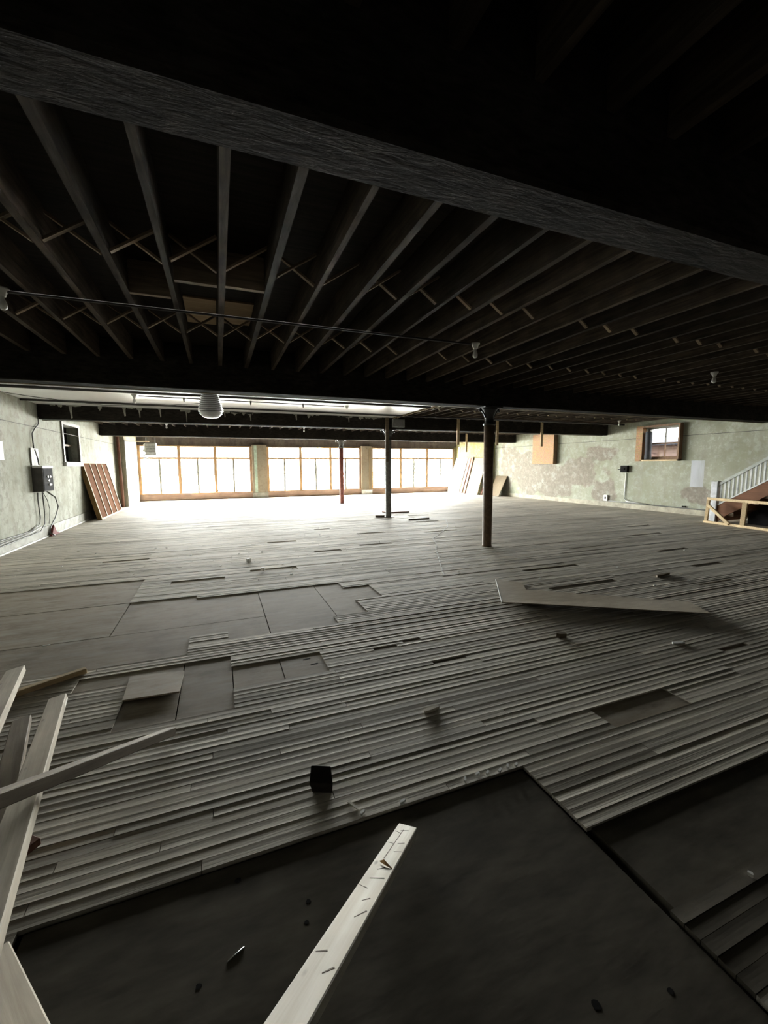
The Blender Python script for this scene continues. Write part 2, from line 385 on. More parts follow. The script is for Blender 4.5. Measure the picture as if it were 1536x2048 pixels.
CUPS = (.0005, .0009, .0014)
def plank_profile(c, w=W - .0022, t=.019):
    p = []
    for j in range(5):
        u = j / 4 * 2 - 1
        p.append((u * w / 2, c * u * u - c * .6))
    p.append((w / 2, -t)); p.append((-w / 2, -t)); return p
def plank_geo(L, c, bow=0):
    p = plank_profile(c); n = len(p); vs = []
    for x in (-L/2, L/2):
        vs += [(x, y, z) for y, z in p]
    fs = [(j, j+1, n+j+1, n+j) for j in range(n-1)] + [(n-1, 0, n, 2*n-1)]
    fs += [tuple(reversed(range(n))), tuple(range(n, 2*n))]
    return vs, [tuple(reversed(f)) for f in fs]
planks = []
nrow0, nrow1 = yrow(-1.3), yrow(YW - .02)
rp = random.Random(3)
for i in range(nrow0, nrow1):
    gaps = sorted([(a, b) for a, b, c, d in GR if c <= i < d])
    segs = []; x = XL + .02
    for a, b in gaps:
        if a > x + .02: segs.append((x, a))
        x = max(x, b)
    segs.append((x, XR - .02))
    yc = Y0 + (i + .5) * W
    for a, b in segs:
        xa = a; first = True
        while xa < b - .01:
            L = rp.choice((2, 3, 4, 5, 6, 7, 8, 9)) * JS
            if first and a < -3: L *= rp.random() * .9 + .1
            first = False
            xb = xa + L
            if b - xb < .15: xb = b
            xb = min(xb, b)
            planks.append((xa, xb, yc, rp.choice(CUPS), rp.gauss(0, .0009), rp.gauss(0, .017), rp.random()))
            xa = xb
def score(p):
    xa, xb, yc = p[:3]; tot = 0
    n = max(2, int((xb - xa) / .15))
    for q in range(n):
        v = Vector((xa + (xb - xa) * (q + .5) / n, yc, -CAMH)); z = v.dot(Fv)
        if z < .3: continue
        px = 768 + FPX * v.dot(Rv) / z; py = 1024 - FPX * v.dot(Uv) / z
        if 0 <= px <= 1536 and 0 <= py <= 2048: tot += (xb - xa) / n * W * FPX * FPX * CAMH / z ** 3
    return tot
order = sorted(range(len(planks)), key=lambda q: -score(planks[q]))
near = set(order[:298])
unit = {}
for c in CUPS:
    vs, fs = plank_geo(1.0, c); me = MB().add(vs, fs).mesh('plank'); me.materials.append(M['plank']); unit[c] = me
    for pgn in me.polygons: pgn.use_smooth = False
vs, fs = plank_geo(1.0, .0005); unit_vignette = MB().add(vs, fs).mesh('plank'); unit_vignette.materials.append(M['sub_dark'])  # near right strips: lens vignetting and dirt put into a darker colour
for q in order[:298]:
    xa, xb, yc, c, dz, tl, rr = planks[q]
    link_copy(unit_vignette if (yc < .87 and xa > 1.4) else unit[c], 'plank', ((xa + xb) / 2, yc, dz), floor, (tl, 0, 0), (xb - xa - .003, 1, 1))
field = MB(); fr = []
for q, (xa, xb, yc, c, dz, tl, rr) in enumerate(planks):
    if q in near: continue
    vs, fs = plank_geo(xb - xa - .003, c)
    field.add([((xa + xb) / 2 + x, yc + y, dz + z + tl * y) for x, y, z in vs], fs); fr += [rr] * len(fs)
fo = field.build('plank_field', M['plank_field'], floor); fo['kind'] = 'stuff'
at = fo.data.attributes.new('rnd', 'FLOAT', 'FACE'); at.data.foreach_set('value', fr)

# boards of the subfloor seen in the gaps
SUBS = [(-3.6, -1.045, 5.625, 6.9), (-3.6, -1.045, 4.55, 5.61), (-1.035, .4, 4.55, 5.8), (.407, 1.12, 3.95, 5.8), (1.128, 2.1, 3.95, 5.8), (-3.6, .4, 3.7, 4.543),
        (-1.2, -.33, 2.7, 3.69), (-.322, .03, 2.7, 3.69), (.037, .40, 3.0, 3.69), (.407, .85, 3.0, 3.69),
        (-.70, 1.428, -1.3, 1.652), (1.475, 3.5, .8, 1.35), (2.1, 3.0, 1.65, 2.0)]
for k, (a, b, c, d) in enumerate(SUBS):
    h = -.0075 - .001 * (k % 3)
    if k == 10: h = -.009
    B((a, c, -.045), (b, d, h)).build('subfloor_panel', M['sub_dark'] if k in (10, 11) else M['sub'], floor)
B((-3.7, 5.9, -.045), (13.8, YW - .1, -.010)).build('subfloor_panel', M['sub'], floor)
B((2.15, 1.36, -.045), (13.8, 5.89, -.011)).build('subfloor_panel', M['sub'], floor)
B((.86, 2.01, -.045), (2.14, 3.94, -.011)).build('subfloor_panel', M['sub'], floor)
# knot holes in the foreground panel
for x, y, r in ((.98, .78, .016), (.98, .58, .024), (.0, 1.58, .012), (-.13, 1.27, .010), (.24, 1.40, .010), (.22, 1.33, .009), (1.22, .72, .012)):
    mb = MB(); n = 10
    mb.prism([(x + r * math.cos(t) * random.uniform(.7, 1.15), y + .9 * r * math.sin(t) * random.uniform(.7, 1.15), -.0095) for t in [2*math.pi*j/n for j in range(n)]], (0, 0, .0012))
    mb.build('knot_hole', M['black'], floor)
for x, y in ((.62, 3.36), (.66, 3.25)):
    MB().bar((x - .03, y, -.0078), (x + .03, y + .006, -.0078), .016, .002).build('knot_hole', M['black'], floor)

# ================================================================== WALLS
def wall_with_hole(name, axis_x0, x1, y0, y1, z0, z1, hole, mat, label):
    hy0, hy1, hz0, hz1 = hole; mb = MB()
    mb.box((axis_x0, y0, z0), (x1, hy0, z1)); mb.box((axis_x0, hy1, z0), (x1, y1, z1))
    mb.box((axis_x0, hy0, z0), (x1, hy1, hz0)); mb.box((axis_x0, hy0, hz1), (x1, hy1, z1))
    return struct(mb.build(name, mat), label, 'wall')
ZT = ZD + .1
HL = (13.55, 14.85, 1.75, 2.74); HR = (9.2, 10.42, 1.76, 2.86)
wl = wall_with_hole('wall_left', XL - .3, XL, YB, YSTEP, -.045, ZT, HL, M['wall_l'], 'mottled grey-green plaster wall on the left')
wr = wall_with_hole('wall_right', XR, XR + .3, YB, YSTEP - .6, -.045, ZT, HR, M['wall_r'], 'peeling green and brown plaster wall on the right')
struct(B((XL - .3, YB - .3, -.045), (XR + .3, YB, ZT)).build('wall_back', M['back']), 'dark back wall behind the viewer', 'wall')
# end walls by the windows, built thicker
o = B((XL - .3, YSTEP, -.045), (XLI, YW + .3, ZT)).build('wall_left_end', M['pier_l']); struct(o, 'thicker brown plaster end of the left wall by the windows', 'wall')
B((XLI, YSTEP + .12, 0), (XLI + .012, YW - .25, ZB - .05)).build('whitewash_panel', M['white_l'], o)
B((XLI, YSTEP + .02, 0), (XLI + .03, YSTEP + .13, ZB)).build('corner_strip', M['white_l'], o)
o = B((XRI, YSTEP - .6, -.045), (XR + .3, YW + .3, ZT)).build('wall_right_end', M['wall_y']); struct(o, 'thicker yellow plaster end of the right wall by the windows', 'wall')
B((XRI - .012, YSTEP - .612, 0), (XRI + .05, YSTEP - .6, ZB)).build('corner_strip', M['mint'], o)
B((XRI - .02, YW - .5, 0), (XRI, YW - .35, ZB)).build('corner_strip', M['strip'], o)
# horizontal scored line and cornice strip on side walls
for nm, x, s, w in (('trim_1', XL, 1, wl), ('trim_2', XR, -1, wr)):
    ye = YSTEP if s == 1 else YSTEP - .6
    t = B((min(x, x + s*.004), YB + .02, 2.505), (max(x, x + s*.004), ye, 2.519)).build(nm, M['boxsteel']); struct(t, 'thin dark line running along the %s plaster wall' % ('left' if s == 1 else 'right'), 'trim')
t = B((XL, YB + .02, 0), (XL + .03, YSTEP, .25)).build('baseboard_left', M['base']); struct(t, 'stained tall baseboard along the left wall', 'baseboard')
B((XL + .03, YB + .02, 0), (XL + .05, YSTEP - 3.5, .03)).build('base_shoe', M['strip'], t)
t = B((XR - .03, YB + .02, 0), (XR, YSTEP - .6, .17)).build('baseboard_right', M['base_r']); struct(t, 'cream baseboard along the right wall', 'baseboard')
B((XR - .045, YB + .02, 0), (XR - .03, YSTEP - .6, .025)).build('base_shoe', M['base_r'], t)

# window wall: lintel, piers, then three shop windows
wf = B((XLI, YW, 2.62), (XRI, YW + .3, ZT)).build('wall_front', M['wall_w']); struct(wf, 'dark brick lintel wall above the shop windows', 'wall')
bm = MB().box((-.24, 0, -.045), (.24, .02, .045)).mesh('brick'); bm.materials.append(M['wall_w'])
PIERS = ((1.63, 2.36), (7.50, 8.10))
for k, (a, b) in enumerate(PIERS):
    B((a, YW - .14, -.02), (b, YW + .3, 2.70)).build('pier', M['pier'], wf)
    B((a - .02, YW - .17, 0), (b + .02, YW - .14, .26)).build('pier_base', M['base'] if k == 0 else M['strip'], wf)
    if k == 0: B((a + .10, YW - .155, .27), (a + .24, YW - .14, 2.66)).build('paint_strip', M['mint'], wf)
    else: B((b - .18, YW - .152, .26), (b - .04, YW - .14, 2.6)).build('paint_strip', M['pale'], wf)
for k in range(36):                                    # bricks of the lintel course
    x = XLI + .26 + k * .475
    if x < XRI - .25:
        o = link_copy(bm, 'brick', (x, YW - .018, 2.672 + random.uniform(-.003, .003)), wf)

def bay(n, x0, x1, label):
    w = struct(thing('window_%d' % n, ((x0+x1)/2, YW, 0), label, 'window'))
    z0, z1, zt, zm = .34, 2.62, 2.02, 1.22; yf, yb = YW - .05, YW + .1
    B((x0, yf - .03, 0), (x1, yb, z0 - .04)).build('bulkhead', M['bulk'], w)
    B((x0, yf - .07, z0 - .04), (x1, yb, z0)).build('sill', M['wframe'], w, bevel=.006)
    B((x0, yf, z0), (x0 + .12, yb, z1)).build('jamb', M['wframe'], w); B((x1 - .12, yf, z0), (x1, yb, z1)).build('jamb', M['wframe_d'], w)
    B((x0 + .12, yf, z1 - .05), (x1 - .12, yb, z1)).build('head', M['wframe'], w)
    a, b = x0 + .12, x1 - .12; dw = (b - a) / 3
    for k in (1, 2): B((a + k*dw - .07, yf, z0), (a + k*dw + .07, yb, z1 - .05)).build('mullion', M['wframe'], w)
    for k in range(3):
        l, r = a + k*dw + (.07 if k else 0), a + (k+1)*dw - (.07 if k < 2 else 0); c = (l + r) / 2
        B((l, yf + .01, zt - .05), (r, yb - .01, zt + .05)).build('transom_bar', M['wframe'], w)
        mu = B((c - .045, yf + .02, z0), (c + .045, yb - .02, zt - .05)).build('muntin', M['muntin'], w)
        for u, v in ((l, c - .045), (c + .045, r)):
            B((u, yf + .04, zm - .017), (v, yb - .04, zm + .017)).build('glazing_bar', M['muntin'], w)
            for q0, q1 in ((z0, zm - .017), (zm + .017, zt - .05)):
                B((u, YW + .02, q0), (v, YW + .026, q1)).build('pane', M['glass'], w)
        B((l, YW + .02, zt + .05), (r, YW + .026, z1 - .05)).build('pane', M['glass'], w)
    return w
bay(1, XLI, 1.63, 'wide shop window at the left, beside the hanging heater')
bay(2, 2.36, 7.50, 'wide shop window in the middle, between the two plaster piers')
bay(3, 8.10, XRI - .16, 'wide shop window at the right, beside the yellow wall')
B((XRI - .16, YW - .05, -.02), (XRI, YW + .3, 2.70)).build('pier', M['wall_y'], wf)

# left wall window: dark opening with pale frame and white sill
w = struct(thing('window_4', (XL, (HL[0]+HL[1])/2, HL[2]), 'small dark window high in the left wall with a white sill', 'window'))
fx0, fx1 = XL - .02, XL + .035
B((fx0, HL[0] - .09, HL[2]), (fx1, HL[0], HL[3] + .09)).build('frame_side', M['muntin'], w); B((fx0, HL[1], HL[2]), (fx1, HL[1] + .09, HL[3] + .09)).build('frame_side', M['muntin'], w)
B((fx0, HL[0], HL[3]), (fx1, HL[1], HL[3] + .09)).build('frame_head', M['muntin'], w)
B((XL - .18, HL[0] - .1, HL[2] - .11), (XL + .07, HL[1] + .1, HL[2])).build('sill', M['strip'], w)
B((XL - .28, HL[0], HL[2]), (XL - .26, HL[1], HL[3])).build('dark_backing', M['black'], w)  # black sheet paints the darkness of the light well beyond the opening
B((XL - .2, HL[0], 2.2), (XL - .16, HL[1], 2.25)).build('meeting_rail', M['iron_brown'], w)
B((XL - .185, HL[0], HL[2]), (XL - .18, HL[1], HL[3])).build('pane', M['glass'], w)
# right wall window with strand-board reveal
w = struct(thing('window_5', (XR, (HR[0]+HR[1])/2, HR[2]), 'small four-pane sash window in the right wall with strand-board reveal', 'window'))
px = XR - .16
B((px, HR[1], HR[2] - .05), (XR + .02, HR[1] + .24, HR[3] + .06)).build('reveal_board', M['osb'], w)
B((px, HR[0] - .05, HR[2] - .05), (XR + .02, HR[0], HR[3] + .06)).build('reveal_board', M['wframe_d'], w)
B((px, HR[0] - .05, HR[2] - .05), (XR + .1, HR[1] + .05, HR[2])).build('reveal_sill', M['fresh'], w)
B((px, HR[0], HR[3]), (XR + .02, HR[1], HR[3] + .06)).build('reveal_head', M['wframe_d'], w)
sx = XR + .12
B((sx, HR[0], HR[2]), (sx + .07, HR[0] + .06, HR[3])).build('sash_stile', M['muntin'], w); B((sx, HR[1] - .06, HR[2]), (sx + .07, HR[1], HR[3])).build('sash_stile', M['muntin'], w)
B((sx, HR[0] + .06, HR[3] - .06), (sx + .07, HR[1] - .06, HR[3])).build('sash_rail', M['muntin'], w); B((sx, HR[0] + .06, HR[2]), (sx + .07, HR[1] - .06, HR[2] + .10)).build('sash_rail', M['wframe_d'], w)
zc = (HR[2] + HR[3]) / 2
B((sx, HR[0] + .06, zc - .025), (sx + .07, HR[1] - .06, zc + .025)).build('meeting_rail', M['wframe_d'], w)
yc = (HR[0] + HR[1]) / 2
B((sx + .01, yc - .018, HR[2] + .1), (sx + .05, yc + .018, zc - .025)).build('muntin', M['wframe_d'], w); B((sx + .01, yc - .018, zc + .025), (sx + .05, yc + .018, HR[3] - .06)).build('muntin', M['muntin'], w)
for a, b in ((HR[0] + .06, yc - .018), (yc + .018, HR[1] - .06)):
    for c, d in ((HR[2] + .1, zc - .025), (zc + .025, HR[3] - .06)):
        B((sx + .028, a, c), (sx + .033, b, d)).build('pane', M['dimmed'], w)
mb = MB(); mb.lathe((XR - .02, HR[1] - .13, HR[2] + .005), [(.10, 0), (.112, .03), (.10, .25), (.106, .5), (.11, .75), (.108, .93), (.09, .95)], 12)
tag(mb.build('insulation_roll', M['curtain']), 'dark grey roll standing inside the right wall window', 'roll')

# ================================================================== CEILING
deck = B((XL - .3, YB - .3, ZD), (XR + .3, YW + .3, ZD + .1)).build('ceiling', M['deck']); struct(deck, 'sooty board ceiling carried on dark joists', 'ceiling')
BY = [b for b in BEAMS] + [(YW, YW + .3)]
jm = {}
njoist = 0
for k in range(len(BEAMS)):
    y0, y1 = BEAMS[k][1] - .1, BY[k+1][0] + (.1 if k < 4 else 0)
    Lj = y1 - y0
    for t in (.040, .052):
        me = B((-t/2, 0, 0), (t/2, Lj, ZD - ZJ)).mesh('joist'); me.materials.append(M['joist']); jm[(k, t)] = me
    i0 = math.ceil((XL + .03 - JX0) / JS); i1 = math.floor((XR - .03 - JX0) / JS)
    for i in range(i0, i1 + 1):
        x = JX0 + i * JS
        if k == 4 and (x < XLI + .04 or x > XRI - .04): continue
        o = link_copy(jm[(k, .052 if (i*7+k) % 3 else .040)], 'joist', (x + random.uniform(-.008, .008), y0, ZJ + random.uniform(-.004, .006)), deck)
        njoist += 1
# cross bridging between the joists
rows = [3.60, 5.33, 8.5, 10.3, 13.9, 15.7]
ang = math.atan2(ZD - ZJ - .05, JS - .05); Lb = math.hypot(ZD - ZJ - .05, JS - .05) - .01
bme = B((-Lb/2, -.018, -.009), (Lb/2, .018, .009)).mesh('bridging_strip'); bme.materials.append(M['bridge'])
cnt = 0
for y in rows:
    for i in range(math.ceil((XL + .03 - JX0) / JS), math.floor((XR - .03 - JX0) / JS)):
        xc = JX0 + (i + .5) * JS
        if 7.05 < y < 11.97 and xc < 5.1: continue
        if y > 12 and (i % 2): continue
        for s in (1, -1):
            if cnt >= 296: break
            if y < 6 and s == 1 and random.random() < .06: continue
            link_copy(bme, 'bridging_strip', (xc + random.uniform(-.004, .004), y + s*.022 + random.uniform(-.03, .03), (ZJ + ZD)/2 - .003), deck, (0, s*ang, 0)); cnt += 1
# the boxed hatch between joists
xs = [JX0 + i*JS for i in (-2, -1, 0, 1)]
for a, b, y in ((xs[1], xs[2], 3.88), (xs[2], xs[3], 3.86), (xs[0], xs[1], 4.27)):
    B((a + .03, y - .025, ZJ + .004), (b - .03, y + .025, ZD)).build('header_board', M['bridge'], deck)
B((xs[1] + .03, 4.9, ZD - .02), (xs[2] - .03, 5.7, ZD)).build('hatch_board', M['ply'], deck); B((xs[2] + .03, 4.88, ZD - .02), (xs[3] - .03, 5.6, ZD)).build('hatch_board', M['ply'], deck)
# white boarded ceiling of the second bay
wc = B((XL, 7.05, ZJ - .022), (5.0, 11.97, ZJ - .001)).build('ceiling_boarding', M['white'], deck, 'white painted boarding on the second bay')
mb = MB()
for k in range(16):
    y = 7.15 + k * .3; mb.bar((5.0 + random.uniform(-.02, .03), y, ZJ - .02), (5.02 + random.uniform(-.03, .05), y + .3, ZJ - .025), .05, .05 + random.uniform(0, .03))
mb.build('broken_edge', M['pale'], deck)

# beams
bl = ['dark timber beam behind the viewer, over the back of the room', 'rough timber beam crossing the top of the picture, nearest the viewer',
      'dark timber beam carried by the nearest brown column', 'dark timber beam with plaster drips, carried by the grey middle column', 'dark timber beam nearest the windows, carried by the red column']
beams = []
for k, (a, b) in enumerate(BEAMS):
    o = thing('beam', (CX, (a+b)/2, ZB), bl[k], 'beam', 'timber ceiling beams')
    x0, x1 = (XL + .002, XR - .002)
    nb = 12; ws = [x0 + (x1-x0)*q/1 for q in (0, 1)]
    # two timbers bolted side by side, slightly uneven soffits
    mid = (a + b) / 2
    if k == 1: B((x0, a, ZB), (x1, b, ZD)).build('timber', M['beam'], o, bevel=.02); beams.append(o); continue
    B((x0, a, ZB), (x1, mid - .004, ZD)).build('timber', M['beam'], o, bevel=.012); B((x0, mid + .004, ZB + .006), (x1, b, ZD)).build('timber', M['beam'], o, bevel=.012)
    beams.append(o)
rb = random.Random(11)
for k in range(30):                                     # plaster left hanging on the third beam
    x = XL + .25 + rb.uniform(0, 8.2); wd = rb.uniform(.05, .3); h = rb.choice((.02, .03, .04, .06, .10))
    top, bot = [], []
    for q in range(6):
        u = q / 5; top.append((x + wd*u, 11.968, ZJ - .02)); bot.append((x + wd*u, 11.968, ZJ - .03 - h * rb.uniform(.35, 1.0) * (math.sin(math.pi*(u*.8+.1))**.5)))
    MB().prism(top + bot[::-1], (0, -.010, 0)).build('plaster_drip', M['plaster'], beams[3])
    if k % 3 == 0:
        L = rb.uniform(.10, .30); w_ = rb.uniform(.015, .035); xx = x + wd*rb.uniform(.2, .8)
        MB().prism([(xx - w_, 11.968, ZJ - .03), (xx + w_, 11.968, ZJ - .03), (xx + w_*.8, 11.968, ZJ - .03 - L*.5), (xx + w_*.9, 11.968, ZJ - .03 - L), (xx, 11.968, ZJ - .04 - L), (xx - w_*.3, 11.968, ZJ - .03 - L*.6)], (0, -.008, 0)).build('plaster_drip', M['plaster'], beams[3])
# pale strip painting the lit, dusty underside onto the beam soffits
for k in (2, 3, 4):
    a, b = BEAMS[k]; B((XL + .02, b - .05, ZB - .012), (XR - .02, b, ZB)).build('lit_soffit_strip', M['pale'], beams[k])

# ================================================================== COLUMNS
def column(y, mat, cap, label, plate):
    o = thing('column', (CX, y, 0), label, 'column', 'iron columns down the middle of the room')
    MB().lathe((CX, y, 0), [(.093, 0), (.093, .02), (.09, .03), (.096, 1.2), (.099, 2.36)], 24).build('shaft', mat, o)
    c = MB(); c.lathe((CX, y, 0), [(.098, 2.36), (.118, 2.375), (.122, 2.39), (.112, 2.405), (.088, 2.42), (.086, 2.50), (.095, 2.56), (.13, 2.63), (.15, 2.66), (.15, ZB - .025)], 24)
    cpo = c.build('capital', cap, o)
    B((CX - .2, y - .15, ZB - .025), (CX + .2, y + .15, ZB)).build('top_plate', cap, o)
    for s in (-1, 1):
        pts = []
        for q in range(9):
            t = q / 8; pts.append((CX + s*(.09 + .13 * t**1.6), y, 2.5 + (ZB - .03 - 2.5) * t))
        br = MB().tube(pts, .017, 8); br.lathe((CX + s*.215, y, ZB - .075), [(.012, -.02), (.026, -.012), (.028, .012), (.012, .025)], 10)
        br.build('bracket', cap, cpo)
    if plate: B((CX - .15, y - .13, 0), (CX + .15, y + .13, .012)).build('base_plate', M['iron_black'], o)
    return o
column(6.91, M['iron_brown'], M['iron_black'], 'brown iron column nearest the viewer', False)
column(12.12, M['iron_grey'], M['iron_black'], 'grey iron column in the middle of the row', True)
column(17.45, M['iron_red'], M['iron_grey'], 'slim red iron column nearest the windows', True)
o = MB().bar((4.80, 11.90, 1.72), (4.80, 11.90, ZJ - .03), .10, .05, (0, 1, 0)).build('wooden_post', M['lumber3']); tag(o, 'brown wooden post fixed to the front of the grey column', 'post')
o = B((4.98, 11.88, ZJ - .30), (5.38, 11.965, ZJ - .06)).build('junction_box', M['grey'], bevel=.008); tag(o, 'grey steel box on the beam beside the wooden post', 'box')
B((5.0, 11.872, ZJ - .28), (5.36, 11.88, ZJ - .08)).build('box_cover', M['galv'], o)

# hanging sticks
for x, y, z0, z1, lab in ((JX0 + 19*JS, 11.86, 2.26, ZJ + .02, 'pale hanging wooden stick left of the nearest brown column'), (JX0 + 23*JS + .0, 11.86, 2.26, ZJ + .02, 'pale hanging wooden stick just right of the nearest brown column'),
                     (JX0 + 28*JS, 11.86, 2.25, ZJ + .02, 'pale hanging wooden stick in front of the strand-board panel'), (JX0 + 29*JS - .05, 17.2, 2.23, 3.09, 'short hanging stick in front of the yellow wall')):
    o = MB().bar((x, y, z0), (x, y, z1), .09, .04, (0, 1, 0)).build('hanging_stick', M['fresh'], bevel=.003); tag(o, lab, 'stick', 'sticks hanging from the ceiling')

# ================================================================== LAMPS, PIPES, DUCT
def lamp(x, y, z, label, bulb=True):
    o = thing('ceiling_lamp', (x, y, z), label, 'lamp', 'bare bulbs on the ceiling')
    MB().lathe((x, y, z), [(.055, 0), (.055, -.012), (.04, -.025), (.028, -.055), (.026, -.065)], 14).build('lamp_holder', M['porcelain'], o)
    if bulb: MB().lathe((x, y, z), [(.014, -.06), (.016, -.085), (.026, -.11), (.031, -.135), (.027, -.158), (.014, -.17), (.003, -.173)], 14).build('light_bulb', M['bulb'], o)
    return o
lamp(-1.59, 4.52, ZJ, 'bare bulb at the left edge under the nearest joists'); lamp(2.97, 4.49, ZJ - .0, 'bare bulb at the end of the conduit under the nearest joists'); lamp(7.5, 4.5, ZJ, 'bare bulb at the right under the dark joists')
lamp(-1.5, 9.83, ZJ - .022, 'bare bulb on the white boarded ceiling'); lamp(12.6, 10.4, ZJ, 'bare bulb near the sash window in the right wall')
lamp(-1.56, 16.1, ZJ, 'bare bulb at the left in front of the left shop window'); lamp(3.1, 16.1, ZJ, 'bare bulb in front of the middle shop window')
lamp(2.97, 9.95, ZJ - .022, 'empty lamp holder on the white boarded ceiling', False)
def pipe(name, pts, r, mat, label, cat='pipe', group=None, n=8):
    return tag(MB().tube(pts, r, n).build(name, mat), label, cat, group)
pipe('conduit', [(XL + .03, 4.55, ZJ - .022), (2.90, 4.47, ZJ - .022)], .012, M['pipe'], 'thin black conduit under the nearest joists leading to a bulb', 'conduit')
pipe('ceiling_pipe', [(XL + .01, 9.36, ZJ - .05), (4.9, 9.3, ZJ - .05)], .026, M['pipe'], 'black pipe on the white ceiling nearest the viewer')
pipe('ceiling_pipe', [(XL + .01, 11.1, ZJ - .048), (5.2, 11.2, ZJ - .048), (XR - .05, 11.25, ZJ - .03)], .022, M['pipe'], 'black pipe on the white ceiling beside the dripping beam')
c = thing('conduit', (0, 9.9, ZJ - .03), 'thin conduit linking the lamp holders on the white ceiling', 'conduit')
MB().tube([(-1.42, 9.84, ZJ - .042), (2.90, 9.95, ZJ - .042)], .011, 8).build('tube', M['pipe'], c)
for x in (-.6, .74, 1.9): MB().lathe((x, 9.9, ZJ - .026), [(.02, 0), (.02, -.03), (.01, -.09)], 8).build('tee', M['pipe'], c)
pipe('cable', [(XL + .02, 9.6, ZJ - .09), (-3.2, 9.9, ZJ - .14), (-2.2, 10.6, ZJ - .16), (-1.2, 10.7, ZJ - .12), (-.2, 10.2, ZJ - .07)], .006, M['cable'], 'loose thin cable sagging under the white ceiling', 'cable')
pipe('hanging_wire', [(4.93, 9.1, ZJ - .03), (4.94, 9.1, 2.75)], .004, M['cable'], 'thin wire hanging beside the broken edge of the white ceiling', 'wire')
# flexible duct
d = thing('flexible_duct', (-.07, 8.0, ZJ - .022), 'white spiral flexible duct hanging from the white ceiling', 'duct')
MB().lathe((-.07, 8.0, 0), [(.12, ZJ - .022), (.12, 2.86), (.118, 2.85)], 24).build('duct_collar', M['iron_brown'], d)
prof = []
for k in range(14):
    t = k / 13; r = .125 + .065 * min(1, t*1.25) - (.02 if t > .9 else 0); z = 2.855 - .33 * t
    prof += [(r, z), (r + .012, z - .008), (r + .012, z - .014), (r, z - .02)]
MB().lathe((-.07, 8.0, 0), prof, 28).build('duct_hose', M['foil'], d)
for k in range(10):
    t = (k + .5) / 10; r = .14 + .062 * min(1, t*1.25); z = 2.85 - .33 * t
    MB().tube([(-.07 + r*math.cos(a), 8.0 + r*math.sin(a), z + .02*a/6.28) for a in [6.283*j/28 for j in range(29)]], .004, 5).build('wire_coil', M['iron_black'], d)
MB().lathe((-.07, 8.0, 0), [(.165, 2.525), (.17, 2.50), (.12, 2.455), (.04, 2.44)], 24).build('duct_end', M['foil'], d)

# hanging unit heater
h = thing('unit_heater', (-2.62, 20.3, 2.08), 'grey unit heater hanging in the corner of the left shop window', 'heater')
hx, hy = -2.6, 20.3
hc = B((hx - .2, hy - .18, 2.10), (hx + .2, hy + .18, 2.62)).build('heater_case', M['grey'], h, bevel=.015)
for k in range(7): MB().bar((hx - .17, hy - .19, 2.16 + k*.065), (hx + .17, hy - .19, 2.16 + k*.065), .03, .006, (0, .6, 1)).build('louvre', M['lgrey'], hc)
for x, y in ((-.16, -.14), (.16, -.14), (-.16, .14), (.16, .14)): MB().tube([(hx + x, hy + y, 2.62), (hx + x, hy + y, ZD)], .009, 6).build('hanger_rod', M['pipe'], h)
MB().prism([(hx - .28, hy - .1, 2.55), (hx - .2, hy - .1, 2.6), (hx - .2, hy - .1, 2.2), (hx - .34, hy - .1, 2.28), (hx - .25, hy - .1, 2.4)], (0, .2, 0)).build('air_hood', M['lgrey'], h)
MB().tube([(hx - .2, hy, 2.16), (hx - .3, hy, 2.08), (hx - .28, hy, 2.0), (hx - .08, hy, 1.92)], [.03, .035, .04, .03], 10).build('drain_elbow', M['lgrey'], h)
o = MB().bar((XLI + .01, 20.0, 2.66), (-2.62, 19.95, 2.66), .12, .035).build('bracket_board', M['fresh']); tag(o, 'pale timber bracket between the left wall and the heater', 'board')

# ================================================================== LEFT WALL THINGS
pipe('drain_pipe', [(XL + .17, YSTEP - .1, .0), (XL + .16, YSTEP - .1, 1.2), (XL + .12, YSTEP - .1, ZD)], .055, M['redbrown'], 'rusty brown vertical pipe in the corner by the left shop window', n=12)
# leaning stud frame with brown boards
yy0, yy1 = 15.0, 17.85; xb_, xt_, zt_ = -3.36, XL + .035, 1.76
dn = Vector((xt_ - xb_, 0, zt_)).normalized(); nn = Vector((dn.z, 0, -dn.x))   # up the slope / outward normal
def lp(y, t, d): return Vector((xb_, y, 0.012)) + dn * t * math.hypot(xt_ - xb_, zt_) - nn * d
r = thing('leaning_partition', (-3.4, 16.4, 0), 'brown partition panel with cream stud edges leaning on the left wall', 'panel')
for k in range(4):
    ya, yb2 = yy0 + (yy1-yy0)*k/4 + .03, yy0 + (yy1-yy0)*(k+1)/4 - .03
    MB().prism([lp(ya, .02, .018), lp(yb2, .02, .018), lp(yb2, .98, .018), lp(ya, .98, .018)], -nn*.015).build('panel_board', M['brownboard'], r)
for k in range(5):
    y = yy0 + (yy1-yy0)*k/4
    MB().prism([lp(y - .03, .0, 0.004), lp(y + .03, .0, 0.004), lp(y + .03, 1, 0.004), lp(y - .03, 1, 0.004)], -nn*.12).build('stud', M['sideboard'], r)
    MB().prism([lp(y - .03, .0, 0), lp(y + .03, .0, 0), lp(y + .03, 1, 0), lp(y - .03, 1, 0)], -nn*.005).build('stud_edge', M['cream'], r)
for t0, t1 in ((0, .025), (.975, 1.0)):
    MB().prism([lp(yy0, t0, -.002), lp(yy1, t0, -.002), lp(yy1, t1, -.002), lp(yy0, t1, -.002)], -nn*.12).build('rail', M['cream'], r)
